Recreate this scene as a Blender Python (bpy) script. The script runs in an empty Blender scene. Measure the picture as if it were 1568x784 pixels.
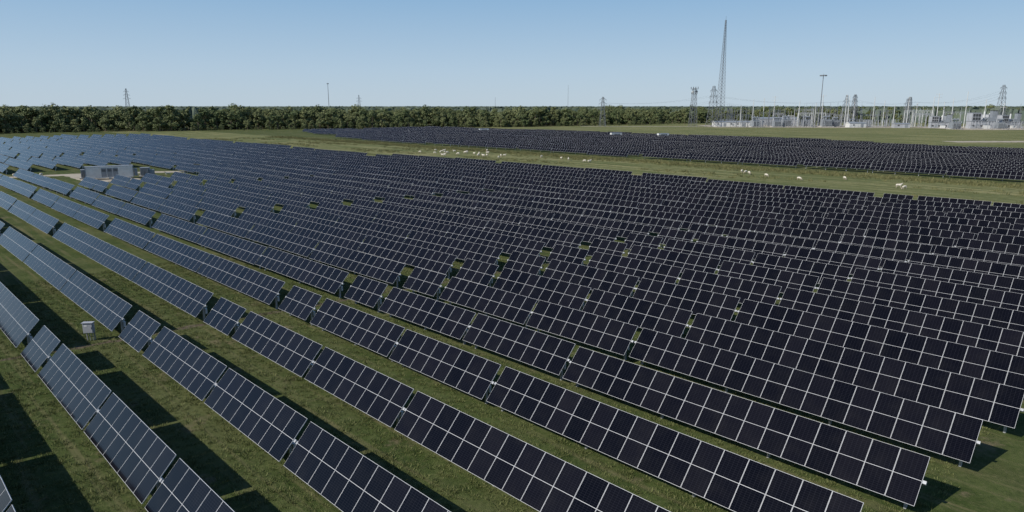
import bpy, math, random
import numpy as np
from mathutils import Vector
random.seed(7); rng=np.random.default_rng(7)
S=bpy.context.scene
COL=S.collection

# ---------------------------------------------------------------- layout frame
# u = distance along the panel rows (away), w = distance across the rows
UX,UY=-0.702,0.712
WX,WY=0.712,0.702
def P(u,w,z=0.0): return Vector((UX*u+WX*w, UY*u+WY*w, z))
ROWANG=math.atan2(UY,UX)
DRIFT=0.13

# ---------------------------------------------------------------- node helpers
def mat(name):
    m=bpy.data.materials.new(name); m.use_nodes=True
    nt=m.node_tree; b=nt.nodes['Principled BSDF']; return m,nt,b
def N(nt,t,**k):
    n=nt.nodes.new(t)
    for a,v in k.items(): setattr(n,a,v)
    return n
def math_(nt,op,a,b=None,c=None,clamp=False):
    n=N(nt,'ShaderNodeMath',operation=op); n.use_clamp=clamp
    for i,x in enumerate((a,b,c)):
        if x is None: continue
        if isinstance(x,(int,float)): n.inputs[i].default_value=x
        else: nt.links.new(x,n.inputs[i])
    return n.outputs[0]
def mix(nt,f,a,b,bt='MIX'):
    n=N(nt,'ShaderNodeMix',data_type='RGBA',blend_type=bt)
    for s,x in ((n.inputs[0],f),(n.inputs[6],a),(n.inputs[7],b)):
        if isinstance(x,(int,float)): s.default_value=x
        elif isinstance(x,tuple): s.default_value=(*x,1) if len(x)==3 else x
        else: nt.links.new(x,s)
    return n.outputs[2]
def noise(nt,vec,scale,detail=4,rough=0.55,out=0):
    n=N(nt,'ShaderNodeTexNoise'); n.inputs['Scale'].default_value=scale
    n.inputs['Detail'].default_value=detail; n.inputs['Roughness'].default_value=rough
    if vec is not None: nt.links.new(vec,n.inputs['Vector'])
    return n.outputs[out]
def ramp(nt,f,lo,hi):
    n=N(nt,'ShaderNodeMapRange'); n.inputs[1].default_value=lo; n.inputs[2].default_value=hi
    n.interpolation_type='SMOOTHSTEP'
    nt.links.new(f,n.inputs[0]); return n.outputs[0]
def simple(name,col,rough=0.6,metal=0.0,var=0.15,scale=3.0):
    m,nt,b=mat(name)
    tc=N(nt,'ShaderNodeTexCoord')
    nz=noise(nt,tc.outputs['Object'],scale,5,0.6)
    d=tuple(c*(1-var) for c in col); l=tuple(min(1,c*(1+var)) for c in col)
    nt.links.new(mix(nt,ramp(nt,nz,0.3,0.7),d,l),b.inputs['Base Color'])
    b.inputs['Roughness'].default_value=rough; b.inputs['Metallic'].default_value=metal
    return m

# ---------------------------------------------------------------- mesh builder
class MB:
    def __init__(s): s.v=[];s.f=[];s.m=[]
    def quad(s,pts,m=0):
        n=len(s.v); s.v+= [tuple(p) for p in pts]; s.f.append(tuple(range(n,n+len(pts)))); s.m.append(m)
    def box(s,c,d,m=0,rot=0.0):
        x,y,z=[k/2 for k in d]; n=len(s.v); ca,sa=math.cos(rot),math.sin(rot)
        for sx,sy,sz in ((-1,-1,-1),(1,-1,-1),(1,1,-1),(-1,1,-1),(-1,-1,1),(1,-1,1),(1,1,1),(-1,1,1)):
            px,py=sx*x,sy*y
            s.v.append((c[0]+px*ca-py*sa,c[1]+px*sa+py*ca,c[2]+sz*z))
        for f in ((0,3,2,1),(4,5,6,7),(0,1,5,4),(1,2,6,5),(2,3,7,6),(3,0,4,7)):
            s.f.append(tuple(n+i for i in f)); s.m.append(m)
    def beam(s,a,b,r,m=0,r2=None,k=4):
        a=Vector(a);b=Vector(b);d=(b-a)
        if d.length<1e-6:return
        d.normalize(); t=Vector((0,0,1)) if abs(d.z)<.9 else Vector((1,0,0))
        p=d.cross(t).normalized(); q=d.cross(p); n=len(s.v); r2=r if r2 is None else r2
        for c,rr in ((a,r),(b,r2)):
            for i in range(k):
                an=2*math.pi*(i+.5)/k
                s.v.append(tuple(c+p*math.cos(an)*rr+q*math.sin(an)*rr))
        for i in range(k):
            j=(i+1)%k; s.f.append((n+i,n+j,n+k+j,n+k+i)); s.m.append(m)
        s.f.append(tuple(n+i for i in range(k))[::-1]); s.m.append(m)
        s.f.append(tuple(n+k+i for i in range(k))); s.m.append(m)
    def mesh(s,name,mats):
        me=bpy.data.meshes.new(name); me.from_pydata(s.v,[],s.f); 
        for x in mats: me.materials.append(x)
        me.polygons.foreach_set('material_index',s.m); me.update(); return me
    def obj(s,name,mats,loc=(0,0,0),rz=0.0,parent=None):
        o=bpy.data.objects.new(name,s.mesh(name,mats)); o.location=loc; o.rotation_euler=(0,0,rz)
        COL.objects.link(o)
        if parent: o.parent=parent
        return o

# ---------------------------------------------------------------- materials
def glass_mat():
    m,nt,b=mat('pv_glass')
    uv=N(nt,'ShaderNodeUVMap'); sep=N(nt,'ShaderNodeSeparateXYZ'); nt.links.new(uv.outputs[0],sep.inputs[0])
    def line(s,w):
        f=math_(nt,'FRACT',s); d=math_(nt,'ABSOLUTE',math_(nt,'SUBTRACT',f,0.5))
        return math_(nt,'GREATER_THAN',d,0.5-w)
    l=math_(nt,'MAXIMUM',line(sep.outputs[0],0.035),line(sep.outputs[1],0.055))
    at=N(nt,'ShaderNodeAttribute',attribute_name='modrnd')
    oi=N(nt,'ShaderNodeObjectInfo')
    r=math_(nt,'FRACT',math_(nt,'ADD',at.outputs['Fac'],math_(nt,'MULTIPLY',oi.outputs['Random'],7.31)))
    c=mix(nt,r,(0.0018,0.0018,0.0034),(0.0065,0.0058,0.0085))
    c=mix(nt,math_(nt,'MULTIPLY',l,0.42),c,(0.034,0.034,0.044))
    tc=N(nt,'ShaderNodeTexCoord'); dz=noise(nt,tc.outputs['Object'],0.9,6,0.65)
    c=mix(nt,math_(nt,'MULTIPLY',ramp(nt,dz,0.4,0.75),0.018),c,(0.25,0.23,0.20))
    nt.links.new(c,b.inputs['Base Color'])
    rr=math_(nt,'ADD',math_(nt,'MULTIPLY',r,0.06),0.06); nt.links.new(rr,b.inputs['Roughness'])
    b.inputs['IOR'].default_value=1.33
    return m
M_GLASS=glass_mat()
M_FRAME=simple('aluminium_frame',(0.55,0.555,0.56),0.45,0.0,0.08)
M_BACK=simple('backsheet',(0.10,0.10,0.105),0.7,0,0.1)
M_STEEL=simple('galvanised_steel',(0.42,0.43,0.44),0.5,0.3,0.15)
M_TOWER=simple('tower_steel',(0.20,0.21,0.225),0.6,0.2,0.15,0.3)
M_POLE=simple('pale_pole',(0.60,0.60,0.58),0.6,0,0.1,0.3)
M_WHITE=simple('white_paint',(0.68,0.68,0.66),0.5,0,0.08,1.2)
M_GREY=simple('grey_paint',(0.25,0.27,0.29),0.55,0,0.12,0.6)
M_DARK=simple('dark_metal',(0.05,0.052,0.055),0.6,0,0.2)
M_CONC=simple('concrete',(0.42,0.40,0.37),0.9,0,0.15,0.8)
M_CLAD=simple('light_cladding',(0.38,0.39,0.41),0.6,0,0.14,0.2)
M_WOOL=simple('wool',(0.66,0.60,0.50),0.95,0,0.2,6)
M_FACE=simple('sheep_skin',(0.40,0.33,0.26),0.9,0,0.2,6)

def leaf_mat(name,c1,c2,c3,k=0.6):
    m,nt,b=mat(name)
    oi=N(nt,'ShaderNodeObjectInfo'); at=N(nt,'ShaderNodeAttribute',attribute_name='lr')
    c=mix(nt,oi.outputs['Random'],c1,c2)
    c=mix(nt,math_(nt,'MULTIPLY',at.outputs['Fac'],k),c,c3)
    nt.links.new(c,b.inputs['Base Color']); b.inputs['Roughness'].default_value=0.75
    b.inputs['Specular IOR Level'].default_value=0.2
    return m
M_LEAF=leaf_mat('foliage',(0.075,0.108,0.042),(0.165,0.180,0.078),(0.23,0.24,0.11))
M_BARK=simple('bark',(0.16,0.13,0.095),0.95,0,0.3,2)

def ground_mat():
    m,nt,b=mat('grass_ground')
    g=N(nt,'ShaderNodeNewGeometry'); pos=g.outputs['Position']
    mp=N(nt,'ShaderNodeMapping',vector_type='TEXTURE'); mp.inputs['Rotation'].default_value=(0,0,ROWANG)
    nt.links.new(pos,mp.inputs['Vector'])           # x=u, y=-w
    sep=N(nt,'ShaderNodeSeparateXYZ'); nt.links.new(mp.outputs[0],sep.inputs[0])
    w=math_(nt,'MULTIPLY',sep.outputs[1],-1.0)
    n1=noise(nt,pos,0.07,4,0.65); n2=noise(nt,pos,0.45,6,0.65); n3=noise(nt,pos,3.2,6,0.72); n4=noise(nt,pos,18,3,0.6)
    dark=(0.058,0.084,0.020); mid=(0.120,0.148,0.044); yel=(0.235,0.215,0.098); dirt=(0.215,0.160,0.105)
    c=mix(nt,ramp(nt,n2,0.36,0.64),dark,mid)
    c=mix(nt,math_(nt,'MULTIPLY',ramp(nt,n1,0.42,0.66),0.5),c,yel)
    c=mix(nt,math_(nt,'MULTIPLY',ramp(nt,n3,0.50,0.68),0.6),c,yel)
    c=mix(nt,math_(nt,'MULTIPLY',math_(nt,'SUBTRACT',1.0,ramp(nt,n3,0.36,0.47)),0.5),c,(0.035,0.052,0.014))
    c=mix(nt,math_(nt,'MULTIPLY',ramp(nt,n4,0.35,0.6),0.35),mix(nt,0.6,c,(0.03,0.045,0.012)),c)
    st=N(nt,'ShaderNodeMapping'); st.inputs['Scale'].default_value=(0.06,1.3,1)
    nt.links.new(mp.outputs[0],st.inputs['Vector'])
    ns=noise(nt,st.outputs[0],1.0,4,0.6)
    c=mix(nt,math_(nt,'MULTIPLY',ramp(nt,ns,0.50,0.68),0.5),c,(0.195,0.165,0.085))
    bare=math_(nt,'MULTIPLY',ramp(nt,noise(nt,pos,0.3,6,0.72),0.56,0.70),0.6)
    c=mix(nt,bare,c,dirt)
    wn=math_(nt,'ADD',w,math_(nt,'MULTIPLY',n2,6.0))
    z1=math_(nt,'MULTIPLY',ramp(nt,wn,135,141),math_(nt,'SUBTRACT',1.0,ramp(nt,wn,186,192)))
    z2=ramp(nt,wn,335,352)
    past=mix(nt,ramp(nt,noise(nt,st.outputs[0],0.35,6,0.7),0.42,0.58),(0.105,0.125,0.042),(0.29,0.265,0.125))
    past=mix(nt,math_(nt,'MULTIPLY',ramp(nt,noise(nt,pos,0.5,6,0.7),0.48,0.62),0.55),past,(0.075,0.085,0.03))
    past=mix(nt,math_(nt,'MULTIPLY',ramp(nt,noise(nt,pos,0.018,4,0.6),0.48,0.6),0.5),past,(0.11,0.13,0.048))
    c=mix(nt,math_(nt,'MULTIPLY',math_(nt,'MAXIMUM',z1,z2),0.88),c,past)
    nt.links.new(c,b.inputs['Base Color']); b.inputs['Roughness'].default_value=0.95
    b.inputs['Specular IOR Level'].default_value=0.1
    bp=N(nt,'ShaderNodeBump'); bp.inputs['Strength'].default_value=0.9; bp.inputs['Distance'].default_value=0.12
    h=math_(nt,'ADD',math_(nt,'MULTIPLY',n3,0.7),math_(nt,'MULTIPLY',n4,0.35))
    nt.links.new(h,bp.inputs['Height']); nt.links.new(bp.outputs[0],b.inputs['Normal'])
    return m
M_GROUND=ground_mat()
def dirt_mat(name,a,bc,s=0.6):
    m,nt,b=mat(name); g=N(nt,'ShaderNodeNewGeometry')
    n1=noise(nt,g.outputs['Position'],s,6,0.65); n2=noise(nt,g.outputs['Position'],s*12,4,0.6)
    c=mix(nt,ramp(nt,n1,0.35,0.65),a,bc); c=mix(nt,math_(nt,'MULTIPLY',ramp(nt,n2,0.45,0.7),0.4),c,tuple(x*0.5 for x in a))
    nt.links.new(c,b.inputs['Base Color']); b.inputs['Roughness'].default_value=0.95
    return m
M_DIRT=dirt_mat('brown_dirt',(0.105,0.072,0.045),(0.10,0.085,0.045),0.8)
M_GRAVEL=dirt_mat('pale_gravel',(0.46,0.40,0.31),(0.34,0.29,0.21),0.3)

# ---------------------------------------------------------------- ground
mb=MB(); mb.quad([(-7000,-1500,0),(7000,-1500,0),(7000,9000,0),(-7000,9000,0)]); mb.obj('ground',[M_GROUND])

def strip(name,pts,width,m,z,jit=0.25,step=2.0):
    P2=[]
    for (a,b) in zip(pts[:-1],pts[1:]):
        a=Vector(a[:2]);b=Vector(b[:2]); n=max(1,int((b-a).length/step))
        P2+=[a+(b-a)*i/n for i in range(n)]
    P2.append(Vector(pts[-1][:2])); mb=MB(); prev=None
    for i,p in enumerate(P2):
        d=(P2[min(i+1,len(P2)-1)]-P2[max(i-1,0)]).normalized(); q=Vector((-d.y,d.x))
        l=p+q*(width/2*(1+random.uniform(-jit,jit))); r=p-q*(width/2*(1+random.uniform(-jit,jit)))
        cur=((l.x,l.y,z),(r.x,r.y,z))
        if prev: mb.quad([prev[0],prev[1],cur[1],cur[0]])
        prev=cur
    return mb.obj(name,[m])
strip('dirt_path',[P(56.75-DRIFT*w+.15*math.sin(w*.4),w) for w in range(-25,62,3)],0.65,M_DIRT,0.004,0.45,0.5)
strip('gravel_road',[P(212,-60),P(209,0),P(206,30),P(203,44),P(196,60),P(192,66)],4.5,M_GRAVEL,0.006,0.1)
strip('gravel_pad',[P(178,46),P(203,46)],11,M_GRAVEL,0.012,0.08)
strip('gravel_road',[(215,340),(300,345),(420,352),(700,372)],13,M_GRAVEL,0.02,0.12)
strip('gravel_road',[(60,610),(140,600),(230,575),(330,560),(620,540)],9,M_GRAVEL,0.02,0.1,8)
strip('gravel_yard',[(170,612),(330,606)],72,M_GRAVEL,0.035,0.03,10)
strip('gravel_yard',[(335,560),(520,560)],95,M_GRAVEL,0.05,0.03,10)

# ---------------------------------------------------------------- solar tables
TILT=math.radians(47); CH=2.28; MW=1.134; PITCH=1.146; HT=1.47
ct,st_=math.cos(TILT),math.sin(TILT)
def chord(x,s,h): # s from -CH/2 (top) .. +CH/2 (bottom); h along the normal
    return (x, s*ct+h*st_, -s*st_+h*ct)
def table_mesh(n):
    V=[];F=[];MI=[];UV=[];R=[]
    def q(pts,mi,uv=None,r=0.0):
        k=len(V); V.extend(pts); F.append((k,k+1,k+2,k+3)); MI.append(mi)
        UV.extend(uv if uv else [(0,0)]*4); R.append(r)
    def boxc(x0,x1,s0,s1,h0,h1,mi,mtop=None):
        c=[chord(x,s,h) for h in (h0,h1) for s in (s0,s1) for x in (x0,x1)]
        q([c[4],c[6],c[7],c[5]],mi if mtop is None else mtop); q([c[0],c[1],c[3],c[2]],2 if mi==1 else mi)
        q([c[0],c[4],c[5],c[1]],mi); q([c[2],c[3],c[7],c[6]],mi); q([c[0],c[2],c[6],c[4]],mi); q([c[1],c[5],c[7],c[3]],mi)
    for i in range(n):
        x0=i*PITCH; x1=x0+MW; r=random.random()
        dh=random.uniform(-0.004,0.004)
        boxc(x0,x1,-CH/2,CH/2,0.055+dh,0.090+dh,1)
        h=0.0935+dh; b=0.0135; g=0.010
        for s0,s1 in ((-CH/2+b,-g),(g,CH/2-b)):
            q([chord(x0+b,s0,h),chord(x0+b,s1,h),chord(x1-b,s1,h),chord(x1-b,s0,h)],0,
              [(0,0),(0,12),(6,12),(6,0)],r)
    L=n*PITCH-(PITCH-MW)
    boxc(-0.15,L+0.15,-0.07,0.07,-0.09,0.05,3)      # torque tube
    me=bpy.data.meshes.new('solar_table_%d'%n)
    mb=MB()
    npost=max(2,int(round(L/6.5))+1)
    for i in range(npost):
        x=0.5+(L-1.0)*i/(npost-1)
        mb.box((x,0,-HT/2-0.25),(0.11,0.16,HT+0.4),3); mb.box((x,0,-0.12),(0.22,0.26,0.14),3)
    mb.box((0.5,-0.16,-0.55),(0.34,0.16,0.42),1)     # motor / controller box on the end post
    k=len(V); V.extend(mb.v)
    for f,mi_ in zip(mb.f,mb.m): F.append(tuple(k+i for i in f)); MI.append(mi_); UV.extend([(0,0)]*4); R.append(0)
    for i in range(n):
        x=i*PITCH+MW/2
        boxc(x-0.42,x-0.38,-0.5,0.5,0.050,0.0545,3)
    me.from_pydata(V,[],F)
    for m in (M_GLASS,M_FRAME,M_BACK,M_STEEL): me.materials.append(m)
    me.polygons.foreach_set('material_index',MI)
    uvl=me.uv_layers.new(name='UVMap'); uvl.data.foreach_set('uv',np.array(UV,dtype=np.float32).ravel())
    a=me.attributes.new('modrnd','FLOAT','FACE'); a.data.foreach_set('value',np.array(R,dtype=np.float32))
    me.update(); return me
CACHE={}
def table(u0,wt,n,var=None):
    key=(n,random.randrange(3))
    if key not in CACHE: CACHE[key]=table_mesh(n)
    o=bpy.data.objects.new('solar_panel_table',CACHE[key])
    wc=wt-ct*CH/2
    far=min(1.0,max(0.0,(wt-30)/60+(u0-60)/120))
    und=far*(0.16*math.sin(u0*.043+wt*.021)+0.10*math.sin(u0*.11-wt*.07))
    o.location=P(u0-DRIFT*wt, wc+random.uniform(-.03,.03), HT+und+random.uniform(-.03,.03))
    o.rotation_euler=(random.gauss(0,math.radians(0.6+1.0*far)),random.gauss(0,.0012),ROWANG+random.gauss(0,0.0012))
    COL.objects.link(o)
W0=8.63; SP=5.74
def seg(u,wt,lens,gap=0.28):
    for n in lens:
        table(u,wt,n); u+=n*PITCH+gap
    return u
for k in range(-6,22):
    wt=W0+SP*k
    table(10.55,wt,17); table(30.4,wt,8); table(39.85,wt,9); 
    table(50.95,wt,4)
    seg(57.1,wt,[14,14,14],0.25)
    j0=random.choice([0,0,0.6,1.2]) if wt>60 else 0
    seg(108.6+j0,wt,[12,12,13])
    lim=447 if wt<128 else 200
    if 33<wt<62:
        seg(153.6,wt,[6,9]); start=222
    elif wt<=33:
        seg(153.6,wt,[15,15,15]); start=219
    else:
        seg(153.9+j0,wt,[15,15,12]); start=205.6
    u=start+random.choice([0,0,1.1,2.3]); j=0
    end=lim if wt<128 else 201
    while u+17<end:
        u=seg(u,wt,[14 if j%3 else 15]); j+=1
        if j%3==0: u+=random.choice([1.4,2.0,3.0])
# second field
wt=194.0
while wt<334:
    u0=-60 if wt<312 else 120+ (wt-312)*4
    u1=315+min(150,(wt-190)*4.2+random.choice([0,10]))
    u=u0; j=0
    while u+17<u1:
        u=seg(u,wt,[15]); j+=1
        if j%3==0: u+=1.6 if j%6 else 6
    wt+=SP
    if abs(wt-262)<3: wt+=9

# ---------------------------------------------------------------- scatter tool
def scatter(name,pts,rot,scl,idx,protos):
    pc=bpy.data.collections.new(name+'_parts')
    for p in protos: pc.objects.link(p)
    me=bpy.data.meshes.new(name); me.from_pydata([tuple(p) for p in pts],[],[])
    a=me.attributes.new('rz','FLOAT','POINT'); a.data.foreach_set('value',np.array(rot,dtype=np.float32))
    a=me.attributes.new('sc','FLOAT_VECTOR','POINT'); a.data.foreach_set('vector',np.array(scl,dtype=np.float32).ravel())
    a=me.attributes.new('ix','INT','POINT'); a.data.foreach_set('value',np.array(idx,dtype=np.int32))
    o=bpy.data.objects.new(name,me); COL.objects.link(o)
    ng=bpy.data.node_groups.new(name,'GeometryNodeTree')
    ng.interface.new_socket(name='Geometry',in_out='INPUT',socket_type='NodeSocketGeometry')
    ng.interface.new_socket(name='Geometry',in_out='OUTPUT',socket_type='NodeSocketGeometry')
    nn=ng.nodes.new; L=ng.links.new
    gi=nn('NodeGroupInput'); go=nn('NodeGroupOutput'); ip=nn('GeometryNodeInstanceOnPoints')
    ci=nn('GeometryNodeCollectionInfo'); ci.inputs['Collection'].default_value=pc
    ci.inputs['Separate Children'].default_value=True; ci.inputs['Reset Children'].default_value=True
    def na(nm,t):
        n=nn('GeometryNodeInputNamedAttribute'); n.data_type=t; n.inputs['Name'].default_value=nm; return n.outputs['Attribute']
    cx=nn('ShaderNodeCombineXYZ'); L(na('rz','FLOAT'),cx.inputs[2])
    er=nn('FunctionNodeEulerToRotation'); L(cx.outputs[0],er.inputs[0])
    L(gi.outputs[0],ip.inputs['Points']); L(ci.outputs[0],ip.inputs['Instance'])
    ip.inputs['Pick Instance'].default_value=True
    L(na('ix','INT'),ip.inputs['Instance Index']); L(er.outputs[0],ip.inputs['Rotation']); L(na('sc','FLOAT_VECTOR'),ip.inputs['Scale'])
    L(ip.outputs[0],go.inputs[0])
    md=o.modifiers.new('scatter','NODES'); md.node_group=ng
    return o

# ---------------------------------------------------------------- trees
def tree_proto(i,H=15,R=5.2,nl=1500,ls=0.62):
    r=np.random.default_rng(100+i); mb=MB()
    th=H*0.32
    mb.beam((0,0,-0.3),(r.normal(0,.3),r.normal(0,.3),th),0.38,1,0.24,6)
    cl=[]
    for j in range(15):
        a=r.uniform(0,6.28); rr=R*math.sqrt(r.uniform(0.02,0.95))*0.9; z=H*r.uniform(0.16,0.92)
        rr*= (1.0 if z<H*0.65 else 0.6)
        c=(math.cos(a)*rr,math.sin(a)*rr,z); s=r.uniform(0.9,2.3)*R/5.2; cl.append((c,s))
        if j<9: mb.beam((0,0,th*r.uniform(.6,1)),(c[0]*.8,c[1]*.8,c[2]),0.14,1,0.05,4)
    nb=len(mb.f); lr=[0.0]*nb
    for j in range(nl):
        c,s=cl[r.integers(len(cl))]
        d=r.normal(size=3); d/=np.linalg.norm(d); rad=s*r.uniform(0.45,1.15)
        p=np.array(c)+d*rad*np.array([1,1,.8])
        if p[2]<0.8: continue
        n=d*0.9+r.normal(size=3)*0.45+np.array([0,0,.3]); n/=np.linalg.norm(n)
        t=np.cross(n,[r.normal(),r.normal(),r.normal()]); t/=np.linalg.norm(t); b=np.cross(n,t)
        L=ls*r.uniform(.5,1.2)
        mb.quad([p-t*L-b*L*.3,p+b*L*.6-t*L*.1,p+t*L+b*L*.2,p-b*L*.7],0); lr.append(r.uniform(0,1)**2)
    me=mb.mesh('tree_%d'%i,[M_LEAF,M_BARK])
    a=me.attributes.new('lr','FLOAT','FACE'); a.data.foreach_set('value',np.array(lr,dtype=np.float32))
    return bpy.data.objects.new('tree_form_%d'%i,me)
protos=[tree_proto(i,H=random.uniform(12.5,16.5),R=random.uniform(4.2,6.4)) for i in range(8)]
line=[(-900,120),(-560,330),(-325,445),(-228,500),(-94,548),(67,620),(134,664),(220,745),(545,770),(1100,800)]
pts=[];rot=[];scl=[];idx=[]
def addtree(x,y,s):
    pts.append((x,y,0)); rot.append(random.uniform(0,6.28)); q=s*random.uniform(.76,1.10)
    scl.append((q*random.uniform(.85,1.25),q*random.uniform(.85,1.25),q)); idx.append(random.randrange(8))
for (a,b) in zip(line[:-1],line[1:]):
    a=Vector(a);b=Vector(b);d=b-a;L=d.length;d.normalize();q=Vector((-d.y,d.x))
    for row in range(13):
        off=row*7.5; n=int(L/7.2)
        for i in range(n):
            p=a+d*(i+random.uniform(-.3,1.3))*7.2+q*(off+random.uniform(-4,4)+ (6*math.sin(i*0.35)+6*math.sin(i*.13+1)))
            s=0.97+ (0.09 if p.x<-200 else 0.0)+0.07*math.sin(p.x*.021+row*.5)+0.05*math.sin(p.x*.07)
            if row==0: s*=random.uniform(.3,.8)
            if row==1: s*=random.uniform(.6,1)
            if row<=1 and random.random()<.15: continue
            if row>3 and random.random()<.12: continue
            addtree(p.x,p.y,s)
        if row==0:
            for i in range(int(L/4)):
                p=a+d*(i*4+random.uniform(-2,2))+q*random.uniform(-9,2); addtree(p.x,p.y,random.uniform(.12,.3))
for i in range(40):
    addtree(random.uniform(90,600),random.uniform(635,735),random.uniform(.35,.75))
scatter('tree_line',pts,rot,scl,idx,protos)

m,nt,b=mat('distant_canopy'); g=N(nt,'ShaderNodeNewGeometry')
c=mix(nt,ramp(nt,noise(nt,g.outputs['Position'],0.05,5,0.7),.35,.65),(0.05,0.07,0.045),(0.13,0.15,0.09))
c=mix(nt,math_(nt,'MULTIPLY',ramp(nt,noise(nt,g.outputs['Position'],0.004,3,0.6),.4,.6),.5),c,(0.13,0.16,0.14))  # distance haze painted into the canopy colour as blue-grey tones
nt.links.new(c,b.inputs['Base Color']); b.inputs['Roughness'].default_value=1; b.inputs['Specular IOR Level'].default_value=0
V=[];F=[]; nr=90; na_=900
radii=[760*(8.5**(i/(nr-1))) for i in range(nr)]
for i,r in enumerate(radii):
    for j in range(na_):
        a=math.radians(-62+124*j/(na_-1)); 
        z=13.0+rng.normal(0,1.1)+1.2*math.sin(a*37+i*.6)+1.2*math.sin(a*91+i*1.7)+ (1.5 if i>40 else 0)
        if i==0: z=0
        V.append((math.sin(a)*r+rng.normal(0,2),math.cos(a)*r*1.0+110+rng.normal(0,3),min(z,21)))
for i in range(nr-1):
    for j in range(na_-1):
        k=i*na_+j; F.append((k,k+1,k+na_+1,k+na_))
me=bpy.data.meshes.new('distant_forest'); me.from_pydata(V,[],F); me.materials.append(m)
o=bpy.data.objects.new('distant_forest',me); COL.objects.link(o)

# ---------------------------------------------------------------- grass tufts
def tuft(i,mt,nm,hs=1.0):
    r=np.random.default_rng(50+i); mb=MB(); lr=[]
    for j in range(22):
        a=r.uniform(0,6.28); d=r.uniform(0,.18); h=r.uniform(.03,.09)*hs; w=r.uniform(.006,.014); a2=r.uniform(0,6.28)
        x,y=math.cos(a)*d,math.sin(a)*d; lx,ly=math.cos(a)*h*r.uniform(.2,.9),math.sin(a)*h*r.uniform(.2,.9)
        cx,cy=math.cos(a2)*w,math.sin(a2)*w
        mb.quad([(x-cx,y-cy,0),(x+cx,y+cy,0),(x+lx+cx*.3,y+ly+cy*.3,h),(x+lx-cx*.3,y+ly-cy*.3,h)]); lr.append(r.uniform(0,1))
    me=mb.mesh('tuft_%d'%i,[mt]); at=me.attributes.new('lr','FLOAT','FACE'); at.data.foreach_set('value',np.array(lr,dtype=np.float32))
    return bpy.data.objects.new(nm+'_form_%d'%i,me)
M_TUFT=leaf_mat('grass_blades',(0.075,0.105,0.028),(0.14,0.165,0.052),(0.24,0.225,0.105))
M_WEED=leaf_mat('weed_blades',(0.060,0.075,0.026),(0.17,0.165,0.065),(0.28,0.25,0.12))
n=46000; us=rng.uniform(6,80,n); ws=rng.uniform(-8,54,n)
gp=[P(u,w) for u,w in zip(us,ws)]
sc=rng.uniform(.6,1.7,n)
scatter('grass',gp,rng.uniform(0,6.28,n),np.stack([sc,sc,sc],1),rng.integers(0,4,n),[tuft(i,M_TUFT,'grass_tuft') for i in range(4)])
# tall weeds in the pasture strip (denser along the drainage line)
wp=[];ws_=[]
for i in range(9000):
    u=random.uniform(15,380)
    w=random.gauss(182,3) if i%2 else random.uniform(137,189)
    if i%2==0 and math.sin(u*.09)+math.sin(w*.35+u*.02)<0.3: continue
    wp.append(P(u,w)); s=random.uniform(2,6); ws_.append((s,s,s*random.uniform(.7,1.3)))
scatter('tall_weeds',wp,rng.uniform(0,6.28,len(wp)),np.array(ws_),rng.integers(0,4,len(wp)),[tuft(i,M_WEED,'weed',1.2) for i in range(4)])

# ---------------------------------------------------------------- lattice towers
def lattice(name,x,y,H,base,top,secs,r=0.14,arms=(),plat=(),rz=0.0,dishes=()):
    mb=MB(); 
    def hw(t): return (base+(top-base)*t)/2
    zs=[H*(1-(1-i/secs)**1.15) for i in range(secs+1)]
    for i in range(secs):
        z0,z1=zs[i],zs[i+1]; a,b_=hw(z0/H),hw(z1/H)
        c0=[(-a,-a,z0),(a,-a,z0),(a,a,z0),(-a,a,z0)]; c1=[(-b_,-b_,z1),(b_,-b_,z1),(b_,b_,z1),(-b_,b_,z1)]
        for j in range(4):
            k=(j+1)%4
            mb.beam(c0[j],c1[j],r); mb.beam(c0[j],c1[k],r*.5); mb.beam(c0[k],c1[j],r*.5); mb.beam(c1[j],c1[k],r*.5)
    for (z,l) in arms:
        b_=hw(z/H)
        for s in (-1,1):
            tip=(s*l,0,z)
            for yy in (-b_,b_):
                mb.beam((s*b_,yy,z),tip,r*.7); mb.beam((s*b_,yy,z+1.6),tip,r*.6)
            mb.beam((s*l,0,z),(s*l,0,z-1.6),r*.5)
    for (z,wd) in plat:
        mb.box((0,0,z),(wd,wd,.25)); 
        for sx in (-1,0,1):
            for sy in (-1,1): mb.box((sx*wd*.45,sy*wd*.5,z+.9),(.45,.3,1.9))
    for (z,s,d) in dishes:
        b_=hw(z/H)+.4; mb.beam((s*b_,-.6,z),(s*b_,-1.1,z),d,1,d*.9,12)
    return mb.obj(name,[M_TOWER,M_WHITE],(x,y,0),rz)
lm=lattice('lattice_mast',185,620,90,6.0,0.8,34,0.12,rz=.4)
mb=MB(); mb.beam((0,0,90),(0,0,93.5),.09); mb.obj('antenna',[M_TOWER],(0,0,0),0,lm)
lattice('communication_tower',156,600,32,5.5,2.6,9,0.15,plat=((31.5,4.6),(27.5,3.6)),rz=.2,dishes=((29,-1,1.0),(29.5,1,1.0)))
lattice('transmission_tower',172,598,34,7.5,1.4,9,0.17,arms=((20,5),(25,4.5),(30,4)),rz=.5)
lattice('transmission_tower',78,600,25,5,1.1,7,0.15,arms=((15,4.2),(19,3.6),(22.5,3)),rz=.1)
lattice('transmission_tower',294,600,27,6,1.2,8,0.15,arms=((17,4.5),(21,4),(24.5,3.4)),rz=.5)
lattice('transmission_tower',343,603,25,6,1.4,7,0.16,arms=((15,4.5),(19,4),(22,3.4)),rz=.6)
lattice('transmission_tower',362,640,24,5.5,1.2,7,0.14,arms=((15,4.5),(19,4)),rz=.3)
lattice('transmission_tower',490,700,38,8,1.4,10,0.17,arms=((25,5),(30,4.5),(35,4)),rz=.2)
lattice('transmission_tower',330,690,28,6,1.2,8,0.15,arms=((18,4.5),(22,4)),rz=.2)
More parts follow.
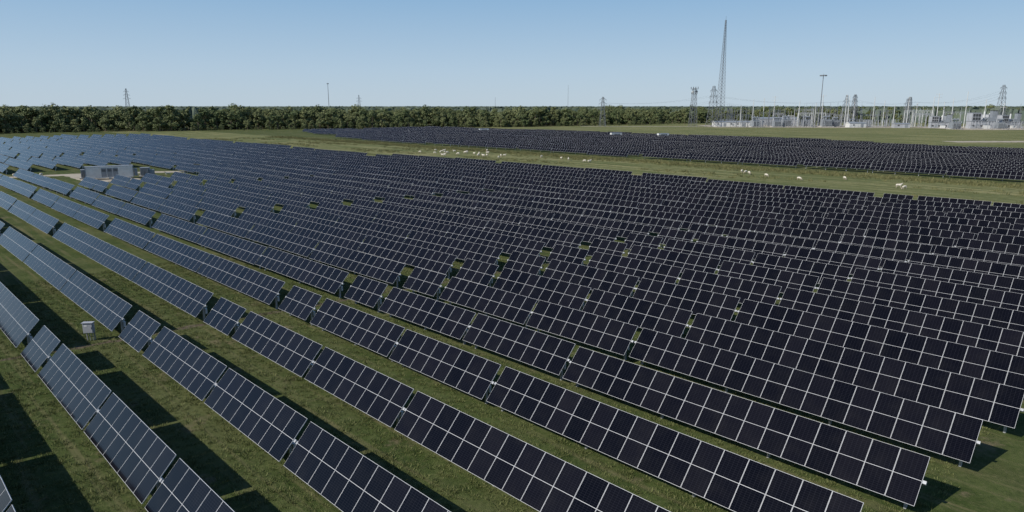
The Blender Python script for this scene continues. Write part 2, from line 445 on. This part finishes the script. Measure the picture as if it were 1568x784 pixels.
lattice('transmission_tower',-660,1200,47,8,1.4,10,0.22,arms=((30,6),(36,5),(42,4)),rz=.3)
lattice('transmission_tower',-328,1500,41,8,1.4,8,0.24,arms=((28,6),(34,5)),rz=.3)
def pole(name,x,y,H,r=.28,arms=0,top=0,m=M_POLE):
    mb=MB(); mb.beam((0,0,0),(0,0,H),r,0,r*.55,8)
    for i in range(arms):
        z=H-1.2-i*2.6; mb.beam((-2.4,0,z),(2.4,0,z+.2),.12)
        for s in (-2.3,0,2.3): mb.beam((s,0,z+.1),(s,0,z+.9),.12)
    if top:
        mb.box((0,0,H),(top,top,.35)); mb.beam((0,0,H),(0,0,H+1.4),.08)
        for i in range(8):
            a=i*math.pi/4; mb.box((math.cos(a)*top*.6,math.sin(a)*top*.6,H-.5),(.7,.7,.7),0,a)
    return mb.obj(name,[m],(x,y,0),random.uniform(-.4,.8))
pole('light_mast',265,600,43,.45,0,4.2,M_TOWER)
pole('monopole_mast',-262,1000,49,.5,0,2.0,M_TOWER)
pole('monopole_mast',96,1200,53,.3,0,0,M_TOWER)
pole('monopole_mast',-36,1500,36,.4,0,0,M_TOWER)
UP=((204,590,23),(215,596,24),(243,590,19),(262,602,20),(282,585,26),(287,600,27),(309,596,25),(322,604,22),(332,585,25),(350,580,25),(361,592,28),(370,598,21),(374,575,29),(400,590,23),(412,585,20),(192,585,18),(348,600,20),(228,607,26),(252,612,22),(300,612,24),(318,580,18),(272,612,27),(385,610,24))
for (x,y,H) in UP:
    pole('utility_pole',x,y,H,.36,random.choice([0,0,1,2]))
def wire(name,a,b,sag=3.0,r=.05,offs=((0,0),)):
    mb=MB(); a=Vector(a);b=Vector(b)
    for (ox,oz) in offs:
        pr=None
        for i in range(13):
            t=i/12; p=a.lerp(b,t)+Vector((ox,0,oz-4*sag*t*(1-t)))
            if pr is not None: mb.beam(pr,p,r)
            pr=p
    mb.obj(name,[M_DARK])
o3=((-4.2,-5),(4.2,-5),(-3.4,0),(3.4,0))
wire('power_line',(78,600,20),(172,598,26),3,.035,o3)
wire('power_line',(172,598,26),(294,600,22),4,.04,o3)
wire('power_line',(294,600,22),(343,603,20),2,.04,o3)
wire('power_line',(343,603,21),(490,700,32),5,.04,o3)

# ---------------------------------------------------------------- substation
def gantry(x,y,w_,H,bays=3,rz=0):
    mb=MB()
    for i in range(bays+1):
        xx=-w_/2+w_*i/bays
        for s in (-.5,.5):
            mb.beam((xx,s*1.4,0),(xx,s*.3,H),.15)
        for j in range(5):
            z=H*j/5; mb.beam((xx,-.7+.1*j,z),(xx,.6-.1*j,z+H/5),.07)
        mb.beam((xx,0,H),(xx,0,H+4),.09)
    for zz in (H,H-.9):
        mb.beam((-w_/2,0,zz),(w_/2,0,zz),.14)
    for i in range(int(w_/1.5)):
        xx=-w_/2+i*1.5; mb.beam((xx,0,H-.9),(xx+.75,0,H),.06)
    for i in range(bays*3):
        xx=-w_/2+w_*(i+.5)/(bays*3); mb.beam((xx,0,H-.9),(xx,0,H-2.6),.14,0)
    return mb.obj('substation_gantry',[random.choice([M_CLAD,M_TOWER,M_POLE])],(x,y,0),rz)
def transformer(x,y,s=1.0,rz=0):
    mb=MB()
    mb.box((0,0,.25),(7,4.5,.5),1); mb.box((0,0,2.3),(4.6,2.6,3.6))
    for i in range(7):
        mb.box((-2+i*.66,-1.75,2.2),(.32,.8,2.8)); mb.box((-2+i*.66,1.75,2.2),(.32,.8,2.8))
    mb.beam((-1.8,0,5.6),(1.8,0,5.6),.45,0,None,10); mb.beam((-1.4,0,4),(-1.4,0,5.6),.12); mb.beam((1.4,0,4),(1.4,0,5.6),.12)
    for i in (-1.5,0,1.5):
        mb.beam((i,.6,4.1),(i*1.3,1.0,6.6),.2,2,.12,8)
    o=mb.obj('transformer',[M_GREY,M_CONC,M_CLAD],(x,y,0),rz); o.scale=(s,s,s); return o
def breaker(x,y,rz):
    mb=MB()
    for i in (-2.2,0,2.2):
        mb.box((i,0,.15),(.9,.9,.3),1); mb.beam((i,0,.3),(i,0,3),.16); mb.beam((i,0,3),(i,0,5.6),.24,0,.18,8); mb.box((i,0,5.7),(.6,.3,.25))
    mb.beam((-2.8,0,3),(2.8,0,3),.12); mb.beam((-2.8,0,6),(2.8,0,6),.07)
    mb.box((0,-.6,1.6),(1.2,.5,1.4))
    mb.obj('circuit_breaker',[random.choice([M_CLAD,M_GREY,M_TOWER]),M_CONC],(x,y,0),rz)
for i in range(20):
    gantry(random.uniform(190,325),random.uniform(582,632),random.uniform(14,26),random.uniform(8,17),random.choice([2,3]),random.choice([0,0,1.57,.2]))
for i in range(60): breaker(random.uniform(180,335),random.uniform(576,628),random.uniform(-.2,.2))
for i in range(7): transformer(206+i*14+random.uniform(-4,4),590+random.uniform(-8,5),random.uniform(1.1,1.6),random.uniform(-.3,.3))
for i in range(9): gantry(random.uniform(335,490),random.uniform(570,610),random.uniform(14,24),random.uniform(10,16),3,random.choice([0,.2]))
for i in range(24): breaker(random.uniform(330,470),random.uniform(520,545),0)
for i in range(3): transformer(338+i*34,530,1.3,0)

def plant_unit(x,y,s,rz):
    mb=MB()
    mb.box((0,0,3.2),(22,8,6.4),0); mb.box((0,0,6.55),(22.6,8.6,.3),1)
    mb.box((-7,0,10.2),(8,9,7),0); mb.box((-7,0,13.85),(8.5,9.5,.3),1)
    for i in range(3):
        for j in range(2): mb.box((-9.3+i*2.3,-4.56,8.6+j*3.1),(1.9,.14,2.5),2)
    for i in range(6): mb.box((-9+i*3.6,-4.06,2.6),(2.4,.14,3.6 if i%2 else 1.6),2 if i%2==0 else 1)
    mb.box((7,0,8.2),(6.5,6,3.2),1); mb.box((9.5,0,11),(4.2,4.2,9),1); mb.box((9.5,0,15.7),(4.7,4.7,.4),2)
    mb.beam((2.5,1.5,6.7),(2.5,1.5,15),.7,3,None,10); mb.beam((-1.5,2,6.7),(-1.5,2,12),.4,1,None,8)
    for i in range(4):
        mb.beam((-11+i*7.2,-4.8,0),(-11+i*7.2,-4.8,6.8),.12,1)
    mb.beam((-11,-4.8,6.8),(11,-4.8,6.8),.1,1); mb.beam((-11,-4.8,7.8),(11,-4.8,7.8),.07,1)
    for i in range(5): mb.beam((-11+i*5.5,-4.8,6.8),(-11+i*5.5,-4.8,7.8),.05,1)
    mb.box((1,-6.6,1.5),(5,2.6,3),3); mb.beam((3,-6,3),(3,-3,7),.35,1,None,8)
    mb.beam((-2.5,-1.5,6.7),(4,-1.5,9.4),.5,1,None,8)
    o=mb.obj('power_plant_unit',[M_CLAD,M_GREY,M_DARK,M_WHITE],(x,y,0),rz); o.scale=(s,s,s)
for i,(x,y,s) in enumerate(((346,562,.68),(370,548,.88),(397,556,.75),(420,550,.92),(448,552,.8),(364,590,.6),(408,595,.75),(480,560,.9))): plant_unit(x,y,s,.12*i-.2)
def shed(name,x,y,L,W,H,rz,m):
    mb=MB(); mb.box((0,0,H/2),(L,W,H),0)
    rh=H+W*.12
    a=[(-L/2-.3,-W/2-.3,H+.01),(L/2+.3,-W/2-.3,H+.01),(L/2+.3,W/2+.3,H+.01),(-L/2-.3,W/2+.3,H+.01),(-L/2-.3,0,rh),(L/2+.3,0,rh)]
    mb.quad([a[0],a[1],a[5],a[4]],1); mb.quad([a[2],a[3],a[4],a[5]],1); mb.quad([a[0],a[4],a[3]],0); mb.quad([a[1],a[2],a[5]],0)
    k=int(L/5)
    for i in range(k):
        xx=-L/2+L*(i+.5)/k
        if i%3==1: mb.box((xx,-W/2-.04,1.5),(2.4,.1,3),2)
        else: mb.box((xx,-W/2-.04,H*.6),(1.5,.1,.9),3)
    mb.obj(name,[m,M_GREY,M_GREY,M_DARK],(x,y,0),rz)
shed('control_building',192,604,34,9,3.8,.02,M_WHITE)
shed('control_building',286,578,14,7,3.4,.05,M_WHITE)
shed('warehouse',245,642,36,12,6,.0,M_CLAD)
shed('control_building',318,568,12,6,3.2,-.1,M_CLAD)
shed('warehouse',500,600,50,18,8,.1,M_WHITE)
mb=MB(); x=175
while x<335:
    mb.beam((x,574,0),(x,574,2.4),.06); x+=3
for z in (.3,1.3,2.3): mb.beam((175,574,z),(335,574,z),.03)
mb.obj('chain_link_fence',[M_STEEL])

# ---------------------------------------------------------------- inverter station
def inverter(u,w,rz,L=9.5,name='inverter_container',s=1.0):
    mb=MB(); H=2.6; B=.4
    for i in (-.42,0,.42): mb.box((L*i,0,B/2),(.5,2.5,B),3)
    mb.box((0,0,B+H/2),(L,2.4,H),0)
    n=int(L/.3)
    for i in range(n):
        xx=-L/2+.2+i*(L-.4)/(n-1)
        if abs(xx)<1.9: continue
        mb.box((xx,1.215,B+H/2),(.13,.05,H-.3),0); mb.box((xx,-1.215,B+H/2),(.13,.05,H-.3),0)
    for sx in (-1.2,0,1.2):
        for k in (-1,1): mb.box((sx,k*1.22,B+H/2-.05),(1.08,.06,2.1),1)
        for k in (-1,1):
            for j in range(5): mb.box((sx,k*1.26,B+1.5+j*.12),(.8,.04,.06),2)
    for xx in (-L/2+.08,L/2-.08):
        for yy in (-1.16,1.16): mb.box((xx,yy,B+H/2),(.2,.2,H+.06),1)
    mb.box((0,0,B+H+.05),(L+.06,2.46,.1),1)
    mb.box((L/2+.5,.1,B+1.0),(.7,1.6,1.7),1)
    o=mb.obj(name,[M_WHITE,M_GREY,M_DARK,M_CONC],P(u,w,0.02),rz); o.scale=(s,s,s)
inverter(184.5,46.5,.55,10.0,s=1.0)
def inv_small(u,w,rz):
    mb=MB(); mb.box((0,0,.15),(3.6,2.4,.3),1); mb.box((-.5,0,1.2),(1.9,1.8,1.8)); mb.box((1.0,0,1.0),(1.0,1.4,1.4))
    for i in range(6): mb.box((-1.3+i*.32,-1.0,1.2),(.12,.25,1.4))
    mb.box((-.5,0,2.16),(2.1,2.0,.1)); mb.box((-.5,-.93,1.25),(.04,.06,1.7),2)
    mb.obj('pad_transformer',[M_GREY,M_CONC,M_DARK],P(u,w,.02),rz)
inv_small(189,43,.5); inv_small(185,55,.3)
for (u,w) in ((228,304),(206,316),(330,300)): inverter(u,w,.3,6.0)

# ---------------------------------------------------------------- combiner boxes
mb=MB()
for s in (-.27,.27):
    mb.box((s,.06,.55),(.07,.07,1.5),1)
mb.box((0,.06,.62),(.62,.05,.06),1); mb.box((0,.06,1.1),(.62,.05,.06),1)
mb.box((0,-.12,1.02),(.70,.3,.78),0); mb.box((0,-.285,1.02),(.62,.025,.70),0)
mb.box((.27,-.305,1.02),(.03,.03,.16),2); mb.box((0,-.14,1.425),(.78,.42,.035),0)
for x in (-.2,0,.2): mb.beam((x,-.1,.62),(x,-.05,-.1),.03,1,None,6)
mb.box((-.12,-.301,1.2),(.2,.01,.14),3)
cb=mb.obj('combiner_box',[M_CLAD,M_STEEL,M_DARK,M_WHITE],P(56.4,11.6),ROWANG+math.pi+.9)
for k in (7,9,10,12,15,18):
    wt=W0+SP*k+2.2
    o=bpy.data.objects.new('combiner_box',cb.data); o.location=P(56.3-DRIFT*wt,wt); o.rotation_euler=(0,0,ROWANG+math.pi+.9); COL.objects.link(o)

# ---------------------------------------------------------------- sheep
def sheep_mesh(name,graze):
    J=[((-.42,0,.66),.19),((-.2,0,.70),.235),((.12,0,.69),.245),((.36,0,.70),.20)]
    E=[(0,1),(1,2),(2,3)]
    def add(p,r,par):
        J.append((p,r)); E.append((par,len(J)-1)); return len(J)-1
    if graze:
        a=add((.52,0,.60),.12,3); b_=add((.66,0,.38),.085,a); c=add((.72,0,.22),.08,b_); d=add((.80,0,.06),.045,c)
        ear=c
    else:
        a=add((.50,0,.86),.12,3); b_=add((.56,0,1.0),.09,a); c=add((.66,0,1.03),.085,b_); d=add((.82,0,.95),.045,c); ear=c
    for s in (-1,1):
        e=J[ear][0]; add((e[0]-.06,s*.17,e[2]+.02),.022,ear)
        h=add((-.42,s*.13,.52),.10,0); k=add((-.34,s*.13,.40),.065,h); ho=add((-.46,s*.13,.24),.032,k); f=add((-.43,s*.13,.03),.03,ho)
        h=add((.30,s*.12,.48),.075,3); k=add((.33,s*.12,.28),.036,h); f=add((.32,s*.12,.03),.03,k)
    t=add((-.60,0,.60),.045,0)
    me=bpy.data.meshes.new(name+'_s'); me.from_pydata([j[0] for j in J],E,[])
    o=bpy.data.objects.new(name+'_s',me); COL.objects.link(o)
    o.modifiers.new('skin','SKIN')
    for i,j in enumerate(J): o.data.skin_vertices[0].data[i].radius=(j[1],j[1])
    o.data.skin_vertices[0].data[1].use_root=True
    sb=o.modifiers.new('sub','SUBSURF'); sb.levels=1; sb.render_levels=1
    dg=bpy.context.evaluated_depsgraph_get(); dg.update()
    m2=bpy.data.meshes.new_from_object(o.evaluated_get(dg)); m2.name=name
    bpy.data.objects.remove(o)
    m2.materials.clear(); m2.materials.append(M_WOOL); m2.materials.append(M_FACE)
    for p in m2.polygons:
        p.use_smooth=True; c=p.center
        p.material_index=1 if (c.z<.36 or c.x>.60) else 0
    return m2
SM=[sheep_mesh('sheep_grazing',True),sheep_mesh('sheep_standing',False)]
spots=[(66.6,38.3),(103,80.2),(104.2,80.4)]
for i in range(26): spots.append((random.gauss(190,12),random.gauss(163,5)))
spots+=[(84,168),(85.5,169),(82,166),(76,163),(67,161),(44,159),(45.5,160.5),(60,170)]
for i in range(5): spots.append((random.uniform(120,160),random.uniform(158,172)))
spots+=[(208,28),(205,31),(203,36),(214,24),(206,34),(183,59),(180,62),(112,92)]
for (u,w) in spots:
    o=bpy.data.objects.new('sheep',random.choice(SM+[SM[0]])); o.location=P(u,w,0); o.rotation_euler=(0,0,random.uniform(0,6.28))
    s=random.uniform(.9,1.1); o.scale=(s,s,s); COL.objects.link(o)

# ---------------------------------------------------------------- light
sun=Vector((-2.52,-1.36,2.30)).normalized()
el=math.asin(sun.z); az=math.atan2(sun.x,sun.y)
wd=bpy.data.worlds.new('World'); S.world=wd; wd.use_nodes=True
nt=wd.node_tree; bg=nt.nodes['Background']; sk=N(nt,'ShaderNodeTexSky',sky_type='NISHITA')
sk.sun_disc=False; sk.sun_elevation=el; sk.sun_rotation=az; sk.air_density=1.0; sk.dust_density=0.4; sk.ozone_density=2.0; sk.altitude=0
# painted whole-sky gradient over the sky texture, pale horizon, darkened zenith, colours in sky-texture units
tc=N(nt,'ShaderNodeTexCoord'); sp=N(nt,'ShaderNodeSeparateXYZ'); nt.links.new(tc.outputs['Generated'],sp.inputs[0])
cr=N(nt,'ShaderNodeValToRGB'); nt.links.new(sp.outputs[2],cr.inputs[0]); e=cr.color_ramp.elements
K=0.1
e[0].position=0.0; e[0].color=(.49,.61,.72,1); e[1].position=1.0; e[1].color=(.045,.10,.25,1)
for p_,c_ in ((.05,(.43,.575,.73,1)),(.14,(.275,.46,.68,1)),(.30,(.15,.30,.54,1)),(.55,(.065,.15,.34,1))):
    x=e.new(p_); x.color=c_
sc_=N(nt,'ShaderNodeVectorMath',operation='SCALE'); nt.links.new(cr.outputs[0],sc_.inputs[0]); sc_.inputs['Scale'].default_value=1/K
nt.links.new(mix(nt,0.88,sk.outputs[0],sc_.outputs[0]),bg.inputs[0]); bg.inputs[1].default_value=K
ld=bpy.data.lights.new('sun','SUN'); ld.energy=4.3; ld.angle=math.radians(.5); ld.color=(1,.96,.89)
lo=bpy.data.objects.new('sun',ld); lo.rotation_euler=(-sun).to_track_quat('-Z','Y').to_euler(); COL.objects.link(lo)

cd=bpy.data.cameras.new('camera'); cam=bpy.data.objects.new('camera',cd); COL.objects.link(cam)
cd.lens=23.99; cd.sensor_width=36; cd.clip_end=20000; cd.clip_start=.5
cam.location=(0,0,17); cam.rotation_euler=(math.radians(90-12.36),0,0)
S.camera=cam
S.view_settings.view_transform='Standard'; S.view_settings.look='None'; S.view_settings.exposure=0
